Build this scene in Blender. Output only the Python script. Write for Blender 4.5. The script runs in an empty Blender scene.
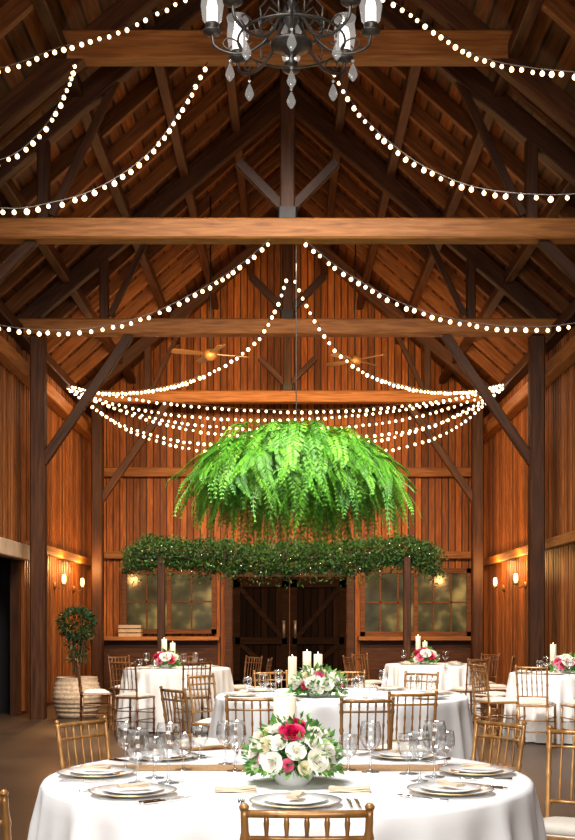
import bpy, math, random
from mathutils import Vector, Matrix
random.seed(7)
R=random.random
def U(a,b): return a+(b-a)*random.random()
COL=bpy.context.scene.collection
KIDS={}
F=1150.0; CX=288.0; HY=620.0; CH=1.35
W=3.8; EZ=5.3; PK=8.72; YB=22.3; YF=-3.0
def P(px,py,d): return Vector(((px-CX)*d/F, d, CH+(HY-py)*d/F))
I4=Matrix.Identity(4)
T=Matrix.Translation

# ------------------------------------------------ materials
def newmat(name):
    m=bpy.data.materials.new(name); m.use_nodes=True
    return m,m.node_tree,m.node_tree.nodes['Principled BSDF']
def mat(name,col,rough=.5,metal=0,em=None,es=0,var=.0,scale=30,sheen=0,trans=0,bump=0):
    m,nt,b=newmat(name)
    b.inputs['Base Color'].default_value=(*col,1)
    b.inputs['Roughness'].default_value=rough
    b.inputs['Metallic'].default_value=metal
    if em: 
        b.inputs['Emission Color'].default_value=(*em,1); b.inputs['Emission Strength'].default_value=es
    if trans: b.inputs['Transmission Weight'].default_value=trans
    tc=nt.nodes.new('ShaderNodeTexCoord'); n=nt.nodes.new('ShaderNodeTexNoise')
    n.inputs['Scale'].default_value=scale; n.inputs['Detail'].default_value=4
    nt.links.new(tc.outputs['Object'],n.inputs['Vector'])
    if var>0:
        r=nt.nodes.new('ShaderNodeValToRGB')
        r.color_ramp.elements[0].position=.3; r.color_ramp.elements[1].position=.7
        r.color_ramp.elements[0].color=(*[c*(1-var) for c in col],1)
        r.color_ramp.elements[1].color=(*[min(1,c*(1+var)) for c in col],1)
        nt.links.new(n.outputs['Fac'],r.inputs['Fac']); nt.links.new(r.outputs['Color'],b.inputs['Base Color'])
    if bump>0:
        bp=nt.nodes.new('ShaderNodeBump'); bp.inputs['Strength'].default_value=bump; bp.inputs['Distance'].default_value=.01
        nt.links.new(n.outputs['Fac'],bp.inputs['Height']); nt.links.new(bp.outputs['Normal'],b.inputs['Normal'])
    return m
def wood(name,dark,mid,light,axis=0,plank=None,rough=.55,ns=2.2,spec=.25):
    m,nt,b=newmat(name); L=nt.links.new; N=nt.nodes.new
    tc=N('ShaderNodeTexCoord'); mp=N('ShaderNodeMapping')
    sc=[9,9,9]; sc[axis]=.7; mp.inputs['Scale'].default_value=sc
    oi=N('ShaderNodeObjectInfo'); 
    add=N('ShaderNodeVectorMath'); add.operation='ADD'
    L(tc.outputs['Object'],mp.inputs['Vector']); L(mp.outputs['Vector'],add.inputs[0])
    mul=N('ShaderNodeMath'); mul.operation='MULTIPLY'; mul.inputs[1].default_value=40
    L(oi.outputs['Random'],mul.inputs[0]); L(mul.outputs[0],add.inputs[1])
    n=N('ShaderNodeTexNoise'); n.inputs['Scale'].default_value=ns; n.inputs['Detail'].default_value=6; n.inputs['Distortion'].default_value=.5
    vec=add.outputs[0]
    val=None
    if plank:
        pa,pw=plank
        sp=N('ShaderNodeSeparateXYZ'); L(tc.outputs['Object'],sp.inputs[0])
        dv=N('ShaderNodeMath'); dv.operation='DIVIDE'; dv.inputs[1].default_value=pw; L(sp.outputs[pa],dv.inputs[0])
        fl=N('ShaderNodeMath'); fl.operation='FLOOR'; L(dv.outputs[0],fl.inputs[0])
        wn=N('ShaderNodeTexWhiteNoise'); wn.noise_dimensions='1D'; L(fl.outputs[0],wn.inputs['W'])
        a2=N('ShaderNodeVectorMath'); a2.operation='MULTIPLY_ADD'
        L(wn.outputs['Color'],a2.inputs[0]); a2.inputs[1].default_value=(30,30,30); L(vec,a2.inputs[2]); vec=a2.outputs[0]
        pp=N('ShaderNodeMath'); pp.operation='PINGPONG'; pp.inputs[1].default_value=.5; L(dv.outputs[0],pp.inputs[0])
        gt=N('ShaderNodeMapRange'); gt.inputs['From Min'].default_value=.04; gt.inputs['From Max'].default_value=.12
        gt.inputs['To Min'].default_value=.05; gt.inputs['To Max'].default_value=1; L(pp.outputs[0],gt.inputs['Value'])
        vr=N('ShaderNodeMapRange'); vr.inputs['To Min'].default_value=.5; vr.inputs['To Max'].default_value=1.4; L(wn.outputs['Value'],vr.inputs['Value'])
        vm=N('ShaderNodeMath'); vm.operation='MULTIPLY'; L(gt.outputs[0],vm.inputs[0]); L(vr.outputs[0],vm.inputs[1]); val=vm.outputs[0]
    else:
        vr=N('ShaderNodeMapRange'); vr.inputs['To Min'].default_value=.8; vr.inputs['To Max'].default_value=1.2; L(oi.outputs['Random'],vr.inputs['Value']); val=vr.outputs[0]
    L(vec,n.inputs['Vector'])
    r=N('ShaderNodeValToRGB'); e=r.color_ramp.elements
    e[0].position=.25; e[0].color=(*dark,1); e[1].position=.78; e[1].color=(*light,1)
    x=e.new(.5); x.color=(*mid,1)
    L(n.outputs['Fac'],r.inputs['Fac'])
    sm=N('ShaderNodeVectorMath'); sm.operation='SCALE'; L(r.outputs['Color'],sm.inputs[0]); L(val,sm.inputs['Scale'])
    L(sm.outputs[0],b.inputs['Base Color'])
    b.inputs['Roughness'].default_value=rough
    b.inputs['Specular IOR Level'].default_value=spec
    bp=N('ShaderNodeBump'); bp.inputs['Strength'].default_value=.25; bp.inputs['Distance'].default_value=.01
    L(n.outputs['Fac'],bp.inputs['Height']); L(bp.outputs['Normal'],b.inputs['Normal'])
    return m
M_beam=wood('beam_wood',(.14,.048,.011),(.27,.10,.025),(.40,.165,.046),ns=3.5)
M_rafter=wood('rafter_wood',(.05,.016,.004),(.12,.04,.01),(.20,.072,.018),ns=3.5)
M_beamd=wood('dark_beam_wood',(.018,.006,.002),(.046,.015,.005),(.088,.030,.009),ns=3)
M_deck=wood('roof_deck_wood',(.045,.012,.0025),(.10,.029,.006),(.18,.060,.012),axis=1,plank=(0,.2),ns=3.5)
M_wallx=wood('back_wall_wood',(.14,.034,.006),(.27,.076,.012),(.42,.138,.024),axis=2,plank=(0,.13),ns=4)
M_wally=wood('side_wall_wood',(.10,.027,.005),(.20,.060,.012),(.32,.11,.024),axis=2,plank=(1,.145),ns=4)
M_door=wood('door_wood',(.004,.002,.0015),(.008,.0035,.002),(.014,.006,.0035),axis=2,plank=(0,.14),rough=.9,spec=.05)
M_doorr=wood('door_rail_wood',(.006,.0028,.0018),(.011,.005,.003),(.018,.008,.004),axis=0,rough=.9,spec=.05)
M_chair=wood('gilded_chair_wood',(.22,.095,.025),(.40,.19,.055),(.60,.33,.12),axis=2,rough=.25)
M_chaird=wood('brown_chair_wood',(.08,.027,.008),(.18,.068,.02),(.32,.14,.045),axis=2,rough=.3)
for mm in (M_chair,M_chaird):
    bb_=mm.node_tree.nodes['Principled BSDF']; bb_.inputs['Specular IOR Level'].default_value=.7; bb_.inputs['Metallic'].default_value=.25
M_cloth=mat('white_linen',(.89,.89,.89),.85,var=.02,scale=6,bump=.1)
M_china=mat('white_china',(.93,.93,.93),.12,var=.01)
M_gold=mat('gold_rim',(.8,.55,.22),.3,1)
M_silver=mat('polished_silver',(.75,.73,.7),.18,1)
M_napkin=mat('napkin_cloth',(.72,.58,.43),.85,var=.05,scale=40,bump=.2)
M_runner=mat('beige_burlap',(.46,.27,.13),.9,var=.2,scale=60,bump=.3)
M_cushion=mat('ivory_cushion',(.75,.69,.6),.8,var=.05)
M_iron=mat('wrought_iron',(.12,.11,.10),.4,.7,var=.3,scale=20,bump=.3)
M_bracket=mat('dark_bracket_iron',(.02,.015,.012),.5,.5,var=.3,scale=20)
M_handle=mat('brushed_iron_handle',(.30,.26,.20),.4,.8,var=.1)
M_wire=mat('black_wire',(.03,.02,.015),.6)
M_wax=mat('candle_wax',(.88,.80,.64),.5,em=(1,.78,.45),es=.14)
M_flame=mat('flame',(1,.7,.3),.5,em=(1,.65,.25),es=12)
M_shade=mat('lit_lamp_shade',(1,.8,.5),.5,em=(1,.55,.2),es=4)
M_hshade=mat('lit_frosted_shade',(1,.95,.9),.4,em=(1,.93,.84),es=1.2)
M_basket=mat('woven_basket',(.50,.36,.24),.85,var=.3,scale=25,bump=.5)
M_dark=mat('dark_recess',(.004,.003,.003),.9)  # darkness of the unlit side room put into a near-black colour
M_lintel=mat('pale_lintel',(.5,.36,.24),.8,var=.15,scale=6)
M_brass=mat('aged_brass',(.25,.13,.04),.5,.6,var=.1)
M_fan=mat('fan_blade_wood',(.09,.042,.012),.4,var=.15)
M_white=mat('white_rose_petal',(.96,.93,.84),.6,em=(1,.95,.84),es=.05,var=.02,scale=20)  # faint emission added to lift the greyish look of the petals
M_cream=mat('cream_rose_petal',(.93,.85,.62),.6,em=(1,.9,.65),es=.04,var=.03,scale=20)  # same faint added glow in the cream petals
M_red=mat('red_rose_petal',(.66,.006,.09),.55,var=.15,scale=20)
M_pink=mat('pink_rose_petal',(.85,.14,.30),.55,var=.15,scale=20)
M_stem=mat('brown_stem',(.08,.05,.02),.7)
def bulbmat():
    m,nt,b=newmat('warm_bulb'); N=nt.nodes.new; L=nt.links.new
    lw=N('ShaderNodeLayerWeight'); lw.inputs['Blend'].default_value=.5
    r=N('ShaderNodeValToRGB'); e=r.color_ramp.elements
    e[0].position=.2; e[0].color=(1,.86,.62,1); e[1].position=.92; e[1].color=(.25,.08,.014,1)  # warm halo painted into the emission, orange toward the rim
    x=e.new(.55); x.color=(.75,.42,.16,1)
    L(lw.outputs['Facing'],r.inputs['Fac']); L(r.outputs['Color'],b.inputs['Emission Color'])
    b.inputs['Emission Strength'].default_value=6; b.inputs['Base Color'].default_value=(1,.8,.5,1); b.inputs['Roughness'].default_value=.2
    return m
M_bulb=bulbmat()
def leafmat(name,c,sc=9,tr=.0):
    m=mat(name,c,.5,var=.4,scale=sc)
    return m
M_fern=leafmat('fern_green',(.085,.30,.013),6)
M_fern2=leafmat('fern_light_green',(.16,.42,.026),6)
M_fern3=leafmat('fern_deep_green',(.04,.18,.010),6)
M_hedge=leafmat('boxwood_green',(.018,.06,.009),10)
M_hedge2=leafmat('boxwood_light_green',(.04,.14,.018),10)
M_tree=leafmat('indoor_tree_green',(.014,.045,.008),10)
M_leaf=leafmat('bouquet_green',(.06,.20,.026),30)
M_leaf2=leafmat('bouquet_light_green',(.17,.36,.07),30)
def glassmat(name,emis=0,gl=(.08,.75),edge=(.30,.31,.33)):
    m=bpy.data.materials.new(name); m.use_nodes=True; nt=m.node_tree; nt.nodes.clear()
    N=nt.nodes.new; L=nt.links.new
    o=N('ShaderNodeOutputMaterial'); mx=N('ShaderNodeMixShader')
    t=N('ShaderNodeBsdfTransparent')
    g=N('ShaderNodeBsdfGlossy'); g.inputs['Roughness'].default_value=.06
    lw=N('ShaderNodeLayerWeight'); lw.inputs['Blend'].default_value=.35
    cr=N('ShaderNodeValToRGB'); cr.color_ramp.elements[0].position=.3; cr.color_ramp.elements[0].color=(.96,.97,.98,1)
    cr.color_ramp.elements[1].position=.95; cr.color_ramp.elements[1].color=(*edge,1)  # rim darkening of refraction put into the transparent colour
    L(lw.outputs['Facing'],cr.inputs['Fac']); L(cr.outputs['Color'],t.inputs[0])
    mr=N('ShaderNodeMapRange'); mr.inputs['To Min'].default_value=gl[0]; mr.inputs['To Max'].default_value=gl[1]
    L(lw.outputs['Facing'],mr.inputs['Value']); L(mr.outputs[0],mx.inputs[0])
    L(t.outputs[0],mx.inputs[1]); L(g.outputs[0],mx.inputs[2])
    if emis:
        em=N('ShaderNodeEmission'); em.inputs[0].default_value=(1,.96,.9,1); em.inputs[1].default_value=emis
        ad=N('ShaderNodeAddShader'); L(mx.outputs[0],ad.inputs[0]); L(em.outputs[0],ad.inputs[1]); L(ad.outputs[0],o.inputs[0])
    else: L(mx.outputs[0],o.inputs[0])
    return m
M_glass=glassmat('clear_glass',0,(.12,.8),(.62,.63,.65))
M_crystal=glassmat('cut_crystal',.12,(.14,.6),(.85,.85,.86))  # faint emission painted in as candle light caught by the crystal
M_chimney=glassmat('candle_chimney_glass',.18,(.12,.6),(.8,.8,.8))  # chimney glass given a faint glow of its own to look lit
def panemat():
    m,nt,b=newmat('lit_window_pane'); N=nt.nodes.new; L=nt.links.new
    tc=N('ShaderNodeTexCoord'); n=N('ShaderNodeTexNoise'); n.inputs['Scale'].default_value=1.9; n.inputs['Detail'].default_value=2.5
    L(tc.outputs['Object'],n.inputs['Vector'])
    r=N('ShaderNodeValToRGB'); e=r.color_ramp.elements
    e[0].position=.36; e[0].color=(.025,.02,.008,1); e[1].position=.72; e[1].color=(.60,.38,.11,1)
    x=e.new(.54); x.color=(.11,.085,.03,1)
    L(n.outputs['Fac'],r.inputs['Fac']); L(r.outputs['Color'],b.inputs['Emission Color']); b.inputs['Emission Strength'].default_value=.65
    b.inputs['Base Color'].default_value=(.02,.02,.015,1); b.inputs['Roughness'].default_value=.1
    return m
M_pane=panemat()
def floormat():
    m,nt,b=newmat('polished_concrete'); N=nt.nodes.new; L=nt.links.new
    tc=N('ShaderNodeTexCoord'); n=N('ShaderNodeTexNoise'); n.inputs['Scale'].default_value=.8; n.inputs['Detail'].default_value=8
    L(tc.outputs['Object'],n.inputs['Vector'])
    r=N('ShaderNodeValToRGB'); e=r.color_ramp.elements
    e[0].position=.3; e[0].color=(.04,.021,.011,1); e[1].position=.7; e[1].color=(.085,.048,.027,1)
    L(n.outputs['Fac'],r.inputs['Fac']); L(r.outputs['Color'],b.inputs['Base Color']); b.inputs['Roughness'].default_value=.38
    return m
M_floor=floormat()

# ------------------------------------------------ mesh builder
class MB:
    def __init__(s): s.v=[]; s.f=[]; s.m=[]
    def add(s,vs,fs,mi=0,M=None):
        o=len(s.v)
        for v in vs: s.v.append(tuple(M@Vector(v)) if M is not None else tuple(v))
        for f in fs: s.f.append([i+o for i in f]); s.m.append(mi)
    def box(s,c,sz,mi=0,M=None):
        x,y,z=sz[0]/2,sz[1]/2,sz[2]/2
        vs=[(c[0]+a*x,c[1]+b*y,c[2]+d*z) for a in(-1,1) for b in(-1,1) for d in(-1,1)]
        s.add(vs,[(0,1,3,2),(4,6,7,5),(0,4,5,1),(2,3,7,6),(0,2,6,4),(1,5,7,3)],mi,M)
    def lathe(s,prof,seg=20,mi=0,M=None,fn=None):
        vs=[];fs=[]
        n=len(prof)
        for (r,z) in prof:
            for k in range(seg):
                a=2*math.pi*k/seg; rr=max(r,1e-4)
                vs.append((rr*math.cos(a),rr*math.sin(a),z))
        for i in range(n-1):
            for k in range(seg):
                k2=(k+1)%seg
                fs.append((i*seg+k,i*seg+k2,(i+1)*seg+k2,(i+1)*seg+k))
        s.add(vs,fs,mi,M)
    def tube(s,pts,r,seg=6,mi=0,M=None,cap=True):
        pts=[Vector(p) for p in pts]; n=len(pts)
        rs=r if isinstance(r,(list,tuple)) else [r]*n
        vs=[];fs=[]; ref=None
        for i,p in enumerate(pts):
            t=(pts[min(i+1,n-1)]-pts[max(i-1,0)])
            if t.length<1e-9: t=Vector((0,0,1))
            t.normalize()
            if ref is None: ref=Vector((1,0,0)) if abs(t.x)<.8 else Vector((0,1,0))
            a=(ref-t*ref.dot(t))
            if a.length<1e-5: a=t.orthogonal()
            a.normalize(); ref=a; b=t.cross(a)
            for k in range(seg):
                an=2*math.pi*k/seg
                vs.append(p+(a*math.cos(an)+b*math.sin(an))*rs[i])
        for i in range(n-1):
            for k in range(seg):
                k2=(k+1)%seg
                fs.append((i*seg+k,i*seg+k2,(i+1)*seg+k2,(i+1)*seg+k))
        if cap:
            fs.append(tuple(range(seg))[::-1]); fs.append(tuple((n-1)*seg+k for k in range(seg)))
        s.add(vs,fs,mi,M)
    def leaf(s,p,d,nrm,L,w,mi=0):
        d=d.normalized(); sd=d.cross(nrm)
        if sd.length<1e-4: sd=d.orthogonal()
        sd.normalize(); n2=sd.cross(d)
        m=p+d*L*.45
        s.add([p,m+sd*w*.5+n2*w*.12,p+d*L,m-sd*w*.5+n2*w*.12],[(0,1,2),(0,2,3)],mi)
    def mesh(s,name,mats,smooth=False):
        me=bpy.data.meshes.new(name); me.from_pydata(s.v,[],s.f)
        for x in mats: me.materials.append(x)
        me.polygons.foreach_set('material_index',s.m)
        if smooth: me.polygons.foreach_set('use_smooth',[True]*len(s.f))
        me.update(); return me
    def obj(s,name,mats,smooth=False,parent=None,M=None,**kw):
        return place(name,s.mesh(name,mats if isinstance(mats,list) else [mats],smooth),parent,M,**kw)
def place(name,data,parent=None,M=None,label=None,cat=None,group=None,kind=None):
    o=bpy.data.objects.new(name,data); COL.objects.link(o)
    if parent is not None:
        o.parent=parent; KIDS.setdefault(parent.name,[]).append(o)
    if M is not None: o.matrix_local=M
    if label: o['label']=label
    if cat: o['category']=cat
    if group: o['group']=group
    if kind: o['kind']=kind
    return o
def empty(name,M=I4,**kw):
    o=place(name,None,None,M,**kw); o.empty_display_size=.1; return o
def dup(root,M,**kw):
    def rec(o,par):
        n=o.copy(); COL.objects.link(n)
        if par is not None:
            n.parent=par; KIDS.setdefault(par.name,[]).append(n)
        for c in KIDS.get(o.name,[]): rec(c,n)
        return n
    n=rec(root,None); n.matrix_local=M
    for k,v in kw.items():
        n['category' if k=='cat' else k]=v
    return n
def RZ(a): return Matrix.Rotation(a,4,'Z')
def beam_M(p0,p1):
    p0=Vector(p0);p1=Vector(p1); x=(p1-p0).normalized()
    up=Vector((0,0,1)) if abs(x.z)<.95 else Vector((0,1,0))
    y=up.cross(x).normalized(); z=x.cross(y)
    m=Matrix((x,y,z)).transposed().to_4x4(); m.translation=(p0+p1)/2
    return m,(p1-p0).length
def beam(name,p0,p1,w,h,m,parent=None,base=None,**kw):
    M,L=beam_M(p0,p1)
    b=MB(); c=min(w,h)*.09
    y=w/2; z=h/2
    prof=[(-y+c,-z),(y-c,-z),(y,-z+c),(y,z-c),(y-c,z),(-y+c,z),(-y,z-c),(-y,-z+c)]
    vs=[(sx*L/2,a,bb) for sx in(-1,1) for a,bb in prof]
    fs=[tuple(range(8))[::-1],tuple(range(8,16))]+[(k,(k+1)%8,8+(k+1)%8,8+k) for k in range(8)]
    b.add(vs,fs)
    if base is not None: M=base.inverted()@M
    return b.obj(name,m,False,parent,M,**kw)

# ------------------------------------------------ room shell
b=MB(); b.box((0,(YB+YF)/2,-.06),(2*W+.6,YB-YF+.4,.12)); b.obj('floor',M_floor,kind='structure')
b=MB(); 
b.add([(-W-.1,0,0),(W+.1,0,0),(W+.1,0,EZ+.12),(0,0,PK+.27),(-W-.1,0,EZ+.12)],[(0,1,2,3,4)])
nb=int(2*W/.13)
for i in range(nb+1):
    x=-W+.065+i*.13; top=PK-.9*abs(x)-.02
    b.box((x,-.012,top/2),(.05,.035,top))
b.obj('wall_back',M_wallx,M=T((0,YB,0)),kind='structure')
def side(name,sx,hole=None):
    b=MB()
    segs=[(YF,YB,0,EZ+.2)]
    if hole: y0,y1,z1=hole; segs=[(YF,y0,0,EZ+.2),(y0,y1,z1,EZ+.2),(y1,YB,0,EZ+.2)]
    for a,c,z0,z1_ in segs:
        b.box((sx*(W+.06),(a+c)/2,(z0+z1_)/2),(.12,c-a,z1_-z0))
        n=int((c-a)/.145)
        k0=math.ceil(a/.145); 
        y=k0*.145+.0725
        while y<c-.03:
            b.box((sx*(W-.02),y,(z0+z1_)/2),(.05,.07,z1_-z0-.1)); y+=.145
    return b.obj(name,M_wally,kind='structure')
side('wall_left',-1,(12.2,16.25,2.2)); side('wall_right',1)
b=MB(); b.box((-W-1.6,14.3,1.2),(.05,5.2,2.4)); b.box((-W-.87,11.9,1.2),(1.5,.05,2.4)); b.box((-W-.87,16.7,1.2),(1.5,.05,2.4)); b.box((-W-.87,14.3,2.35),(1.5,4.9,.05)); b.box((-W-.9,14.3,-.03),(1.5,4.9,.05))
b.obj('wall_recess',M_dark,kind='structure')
beam('trim_1',(-W+.04,12.0,2.31),(-W+.04,16.5,2.31),.14,.22,M_lintel,kind='structure')
SL=math.hypot(W+.5,(W+.5)*.9); ang=math.atan(.9)
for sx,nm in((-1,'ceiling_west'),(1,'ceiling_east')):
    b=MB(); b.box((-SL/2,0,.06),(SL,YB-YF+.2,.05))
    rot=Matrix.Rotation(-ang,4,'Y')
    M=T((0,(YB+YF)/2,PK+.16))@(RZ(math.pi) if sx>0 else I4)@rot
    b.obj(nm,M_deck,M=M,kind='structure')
beam('trim_2',(-3.7,16.5,2.42),(-3.7,YB,2.42),.12,.14,M_beam,kind='structure')
beam('trim_3',(3.7,YF,2.42),(3.7,YB,2.42),.12,.14,M_beam,kind='structure')
beam('trim_4',(-3.68,YF,4.82),(-3.68,YB,4.82),.2,.2,M_beam,kind='structure')
beam('trim_5',(3.68,YF,4.82),(3.68,YB,4.82),.2,.2,M_beam,kind='structure')
beam('trim_6',(-3.75,YB-.08,2.6),(3.75,YB-.08,2.6),.14,.14,M_beam,kind='structure')
beam('trim_7',(-3.75,YB-.1,4.2),(3.75,YB-.1,4.2),.16,.18,M_beam,kind='structure')
beam('trim_8',(-3.68,YF,EZ-.02),(-3.68,YB,EZ-.02),.2,.16,M_beamd,kind='structure')
beam('trim_9',(3.68,YF,EZ-.02),(3.68,YB,EZ-.02),.2,.16,M_beamd,kind='structure')
def roofz(x): return PK-.9*abs(x)
y=6.3
while y<22:
    if min(abs(y-t) for t in(11.0,11.8,15.7,20.6))>.2:
        for sx in(-1,1):
            beam('common_rafter',(sx*3.9,y,roofz(3.9)+.1),(sx*.07,y,roofz(.06)+.09),.08,.17,M_rafter,label='slim brown roof rafter under the plank ceiling',cat='rafter',group='common rafters under the roof planks')
    y+=.75
for sx in(-1,1):
    for x in(.7,1.4,2.15,3.0):
        beam('roof_purlin',(sx*x,YF,roofz(x)-.03),(sx*x,YB-.02,roofz(x)-.03),.12,.14,M_beamd,label='long dark roof purlin running the length of the barn',cat='purlin',group='roof purlins')
beam('ridge_beam',(0,YF,PK-.1),(0,YB-.02,PK-.1),.16,.24,M_beamd,label='dark ridge beam along the roof peak',cat='beam')

def truss(d,full=True):
    B=T((0,d,0)); e=empty('roof_truss',B,label='timber king-post roof truss with tie beam, struts and posts' if full else 'timber collar-beam roof truss without posts',cat='roof truss',group='roof trusses')
    def bm(n,p0,p1,w,h,m): return beam(n,(p0[0],d,p0[1]),(p1[0],d,p1[1]),w,h,m,e,B)
    for sx in(-1,1):
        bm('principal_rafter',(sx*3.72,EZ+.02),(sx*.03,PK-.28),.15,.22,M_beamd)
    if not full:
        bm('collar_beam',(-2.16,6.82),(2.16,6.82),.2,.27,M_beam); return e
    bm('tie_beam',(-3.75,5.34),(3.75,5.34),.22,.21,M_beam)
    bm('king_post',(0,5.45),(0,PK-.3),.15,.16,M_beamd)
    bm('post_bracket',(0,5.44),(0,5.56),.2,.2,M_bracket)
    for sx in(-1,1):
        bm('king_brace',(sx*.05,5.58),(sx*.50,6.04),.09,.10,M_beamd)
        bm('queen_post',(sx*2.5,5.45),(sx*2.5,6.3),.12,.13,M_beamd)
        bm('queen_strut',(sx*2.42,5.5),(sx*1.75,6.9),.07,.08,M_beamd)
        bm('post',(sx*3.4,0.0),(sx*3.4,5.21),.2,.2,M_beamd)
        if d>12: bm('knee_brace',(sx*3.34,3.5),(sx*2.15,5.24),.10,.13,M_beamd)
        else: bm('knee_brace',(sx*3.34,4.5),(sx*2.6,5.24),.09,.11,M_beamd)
    return e
truss(11.0,False)
for d in(11.8,15.7,20.6): truss(d)
truss(4.0,False)

# ------------------------------------------------ back wall doors and windows
def door_leaf(n,xc,hx):
    e=empty('door_%d'%n,T((xc,YB-.1,0)),kind='structure')
    b=MB(); b.box((0,0,1.07),(1.08,.06,2.14)); b.obj('door_panel',M_door,False,e)
    b=MB()
    for c,s in(((0,-.05,.1),(1.08,.04,.16)),((0,-.05,2.06),(1.08,.04,.16)),((-.47,-.05,1.07),(.13,.04,2.14)),((.47,-.05,1.07),(.13,.04,2.14)),((0,-.05,.95),(1.0,.04,.13))): b.box(c,s)
    b.obj('door_rail',M_doorr,False,e)
    b=MB()
    s=1 if hx>0 else -1
    M,L=beam_M((-.42*s,-.045,1.98),(.42*s,-.045,1.0)); b.box((0,0,0),(L,.03,.09),0,M)
    M,L=beam_M((-.42*s,-.045,.9),(.42*s,-.045,.18)); b.box((0,0,0),(L,.03,.09),0,M)
    b.obj('cross_brace',M_doorr,False,e)
    b=MB(); b.tube([(hx,-.09,1.05),(hx,-.13,1.08),(hx,-.13,1.27),(hx,-.09,1.3)],.014,8); b.box((hx,-.075,1.17),(.05,.01,.34)); b.obj('door_handle',M_handle,True,e)
door_leaf(1,-.51,.44); door_leaf(2,.59,-.44)
b=MB(); b.box((-1.13,0,1.1),(.12,.12,2.3)); b.box((1.21,0,1.1),(.12,.12,2.3)); b.box((.04,0,2.25),(2.5,.13,.13)); b.obj('trim_10',M_beamd,M=T((0,YB-.08,0)),kind='structure')
def window(n,x0,x1,z0,z1,cols,rows):
    e=empty('window_%d'%n,T(((x0+x1)/2,YB-.06,(z0+z1)/2)),kind='structure')
    w=x1-x0;h=z1-z0
    b=MB(); b.box((0,0,0),(w,.02,h)); b.obj('window_pane',M_pane,False,e)
    b=MB()
    for s in(-1,1): b.box((s*w/2,-.03,0),(.09,.08,h+.09)); b.box((0,-.03,s*h/2),(w+.09,.08,.09))
    b.box((0,-.03,0),(.08,.07,h))
    for i in range(1,cols):
        b.box((-w/2+w*i/cols,-.025,0),(.03,.04,h))
    for i in range(1,rows): b.box((0,-.025,-h/2+h*i/rows),(w,.04,.03))
    b.obj('window_frame',M_rafter,False,e)
window(1,-3.15,-1.42,1.13,2.28,4,2); window(2,1.45,3.5,1.08,2.3,6,2)
def counter(x0,x1,lab):
    e=empty('wall_counter',T(((x0+x1)/2,YB-.3,0)),label=lab,cat='counter')
    b=MB(); b.box((0,0,1.0),(x1-x0,.45,.07)); b.obj('counter_top',M_beam,False,e)
    b=MB(); b.box((0,.1,.48),(x1-x0-.1,.2,.965)); b.obj('counter_base',M_beamd,False,e)
counter(-3.7,-1.3,'long wooden counter with a dark base under the window'); counter(1.35,3.55,'wooden counter with a dark base under the wide window')
b=MB(); 
for z in(.03,.11,.19):
    b.box((0,-.14,z),(.42,.015,.06)); b.box((0,.14,z),(.42,.015,.06)); b.box((-.205,0,z),(.015,.28,.06)); b.box((.205,0,z),(.015,.28,.06))
b.box((0,0,.01),(.4,.27,.012)); b.obj('wooden_crate',M_lintel,M=T((-3.0,YB-.32,1.035)),label='small pale slatted crate standing on the wooden counter',cat='crate')

def sconce_tmpl():
    e=empty('wall_sconce',I4,label='lit brass wall sconce with a glowing candle shade',cat='wall lamp',group='wall sconces')
    b=MB(); b.lathe([(0,0),(.06,0),(.06,.02),(.02,.035),(0,.035)],16,M=Matrix.Rotation(math.pi/2,4,'Y')@T((0,0,0))); b.obj('backplate',M_brass,True,e)
    b=MB(); b.tube([(.02,0,0),(.08,0,-.04),(.14,0,-.03),(.16,0,.02)],.01,8); b.lathe([(0,.0),(.04,.01),(.045,.03),(0,.03)],12,M=T((.16,0,.0))); b.obj('arm',M_brass,True,e)
    b=MB(); b.lathe([(.02,.04),(.035,.08),(.034,.14),(.024,.18),(0,.185)],14,M=T((.16,0,0))); b.obj('lamp_shade',M_shade,True,e)
    return e
sc0=sconce_tmpl()
pos=[(-W+.045,18.5,0),(-W+.045,20.15,0),(W-.045,18.1,math.pi),(W-.045,19.9,math.pi)]
for i,(x,y,r) in enumerate(pos):
    M=T((x,y,1.9))@RZ(r)
    if i==0: sc0.matrix_local=M
    else: dup(sc0,M)
    l=bpy.data.lights.new('sconce_light','POINT'); l.energy=46; l.color=(1,.48,.14); l.shadow_soft_size=.06
    o=bpy.data.objects.new('sconce_light',l); COL.objects.link(o); o.location=(x*.925,y,2.26)

def fan():
    e=empty('ceiling_fan',I4,label='brass ceiling fan with wooden blades on a long rod',cat='ceiling fan',group='ceiling fans')
    b=MB(); b.lathe([(0,-.10),(.05,-.09),(.09,-.05),(.10,0),(.08,.05),(.03,.08),(0,.08)],20); b.obj('motor_housing',M_brass,True,e)
    b=MB(); b.tube([(0,0,.08),(0,0,2.35)],.012,8); b.obj('down_rod',M_bracket,True,e)
    for i in range(4):
        b=MB(); M=RZ(i*math.pi/2+.35)@Matrix.Rotation(.22,4,'X')
        pr=[(.1,.02),(.18,.05),(.35,.065),(.55,.07),(.60,.05)]
        vs=[];n=len(pr)
        for z in(-.006,.006):
            for x,w in pr: vs+= [(x,-w,z),(x,w,z)]
        fs=[]
        for j in range(n-1):
            a=2*j; fs.append((a,a+1,a+3,a+2)); c=2*n+a; fs.append((c,c+2,c+3,c+1)); fs.append((a,a+2,c+2,c)); fs.append((a+1,c+1,c+3,a+3))
        fs.append((0,2*n,2*n+1,1)); fs.append((2*n-2,2*n-1,4*n-1,4*n-2))
        b.add(vs,fs,0,M); b.obj('fan_blade',M_fan,False,e)
    return e
f0=fan(); f0.matrix_local=T(P(211,354,17.2)); dup(f0,T(P(356,360,18.6))@RZ(.5))

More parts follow.
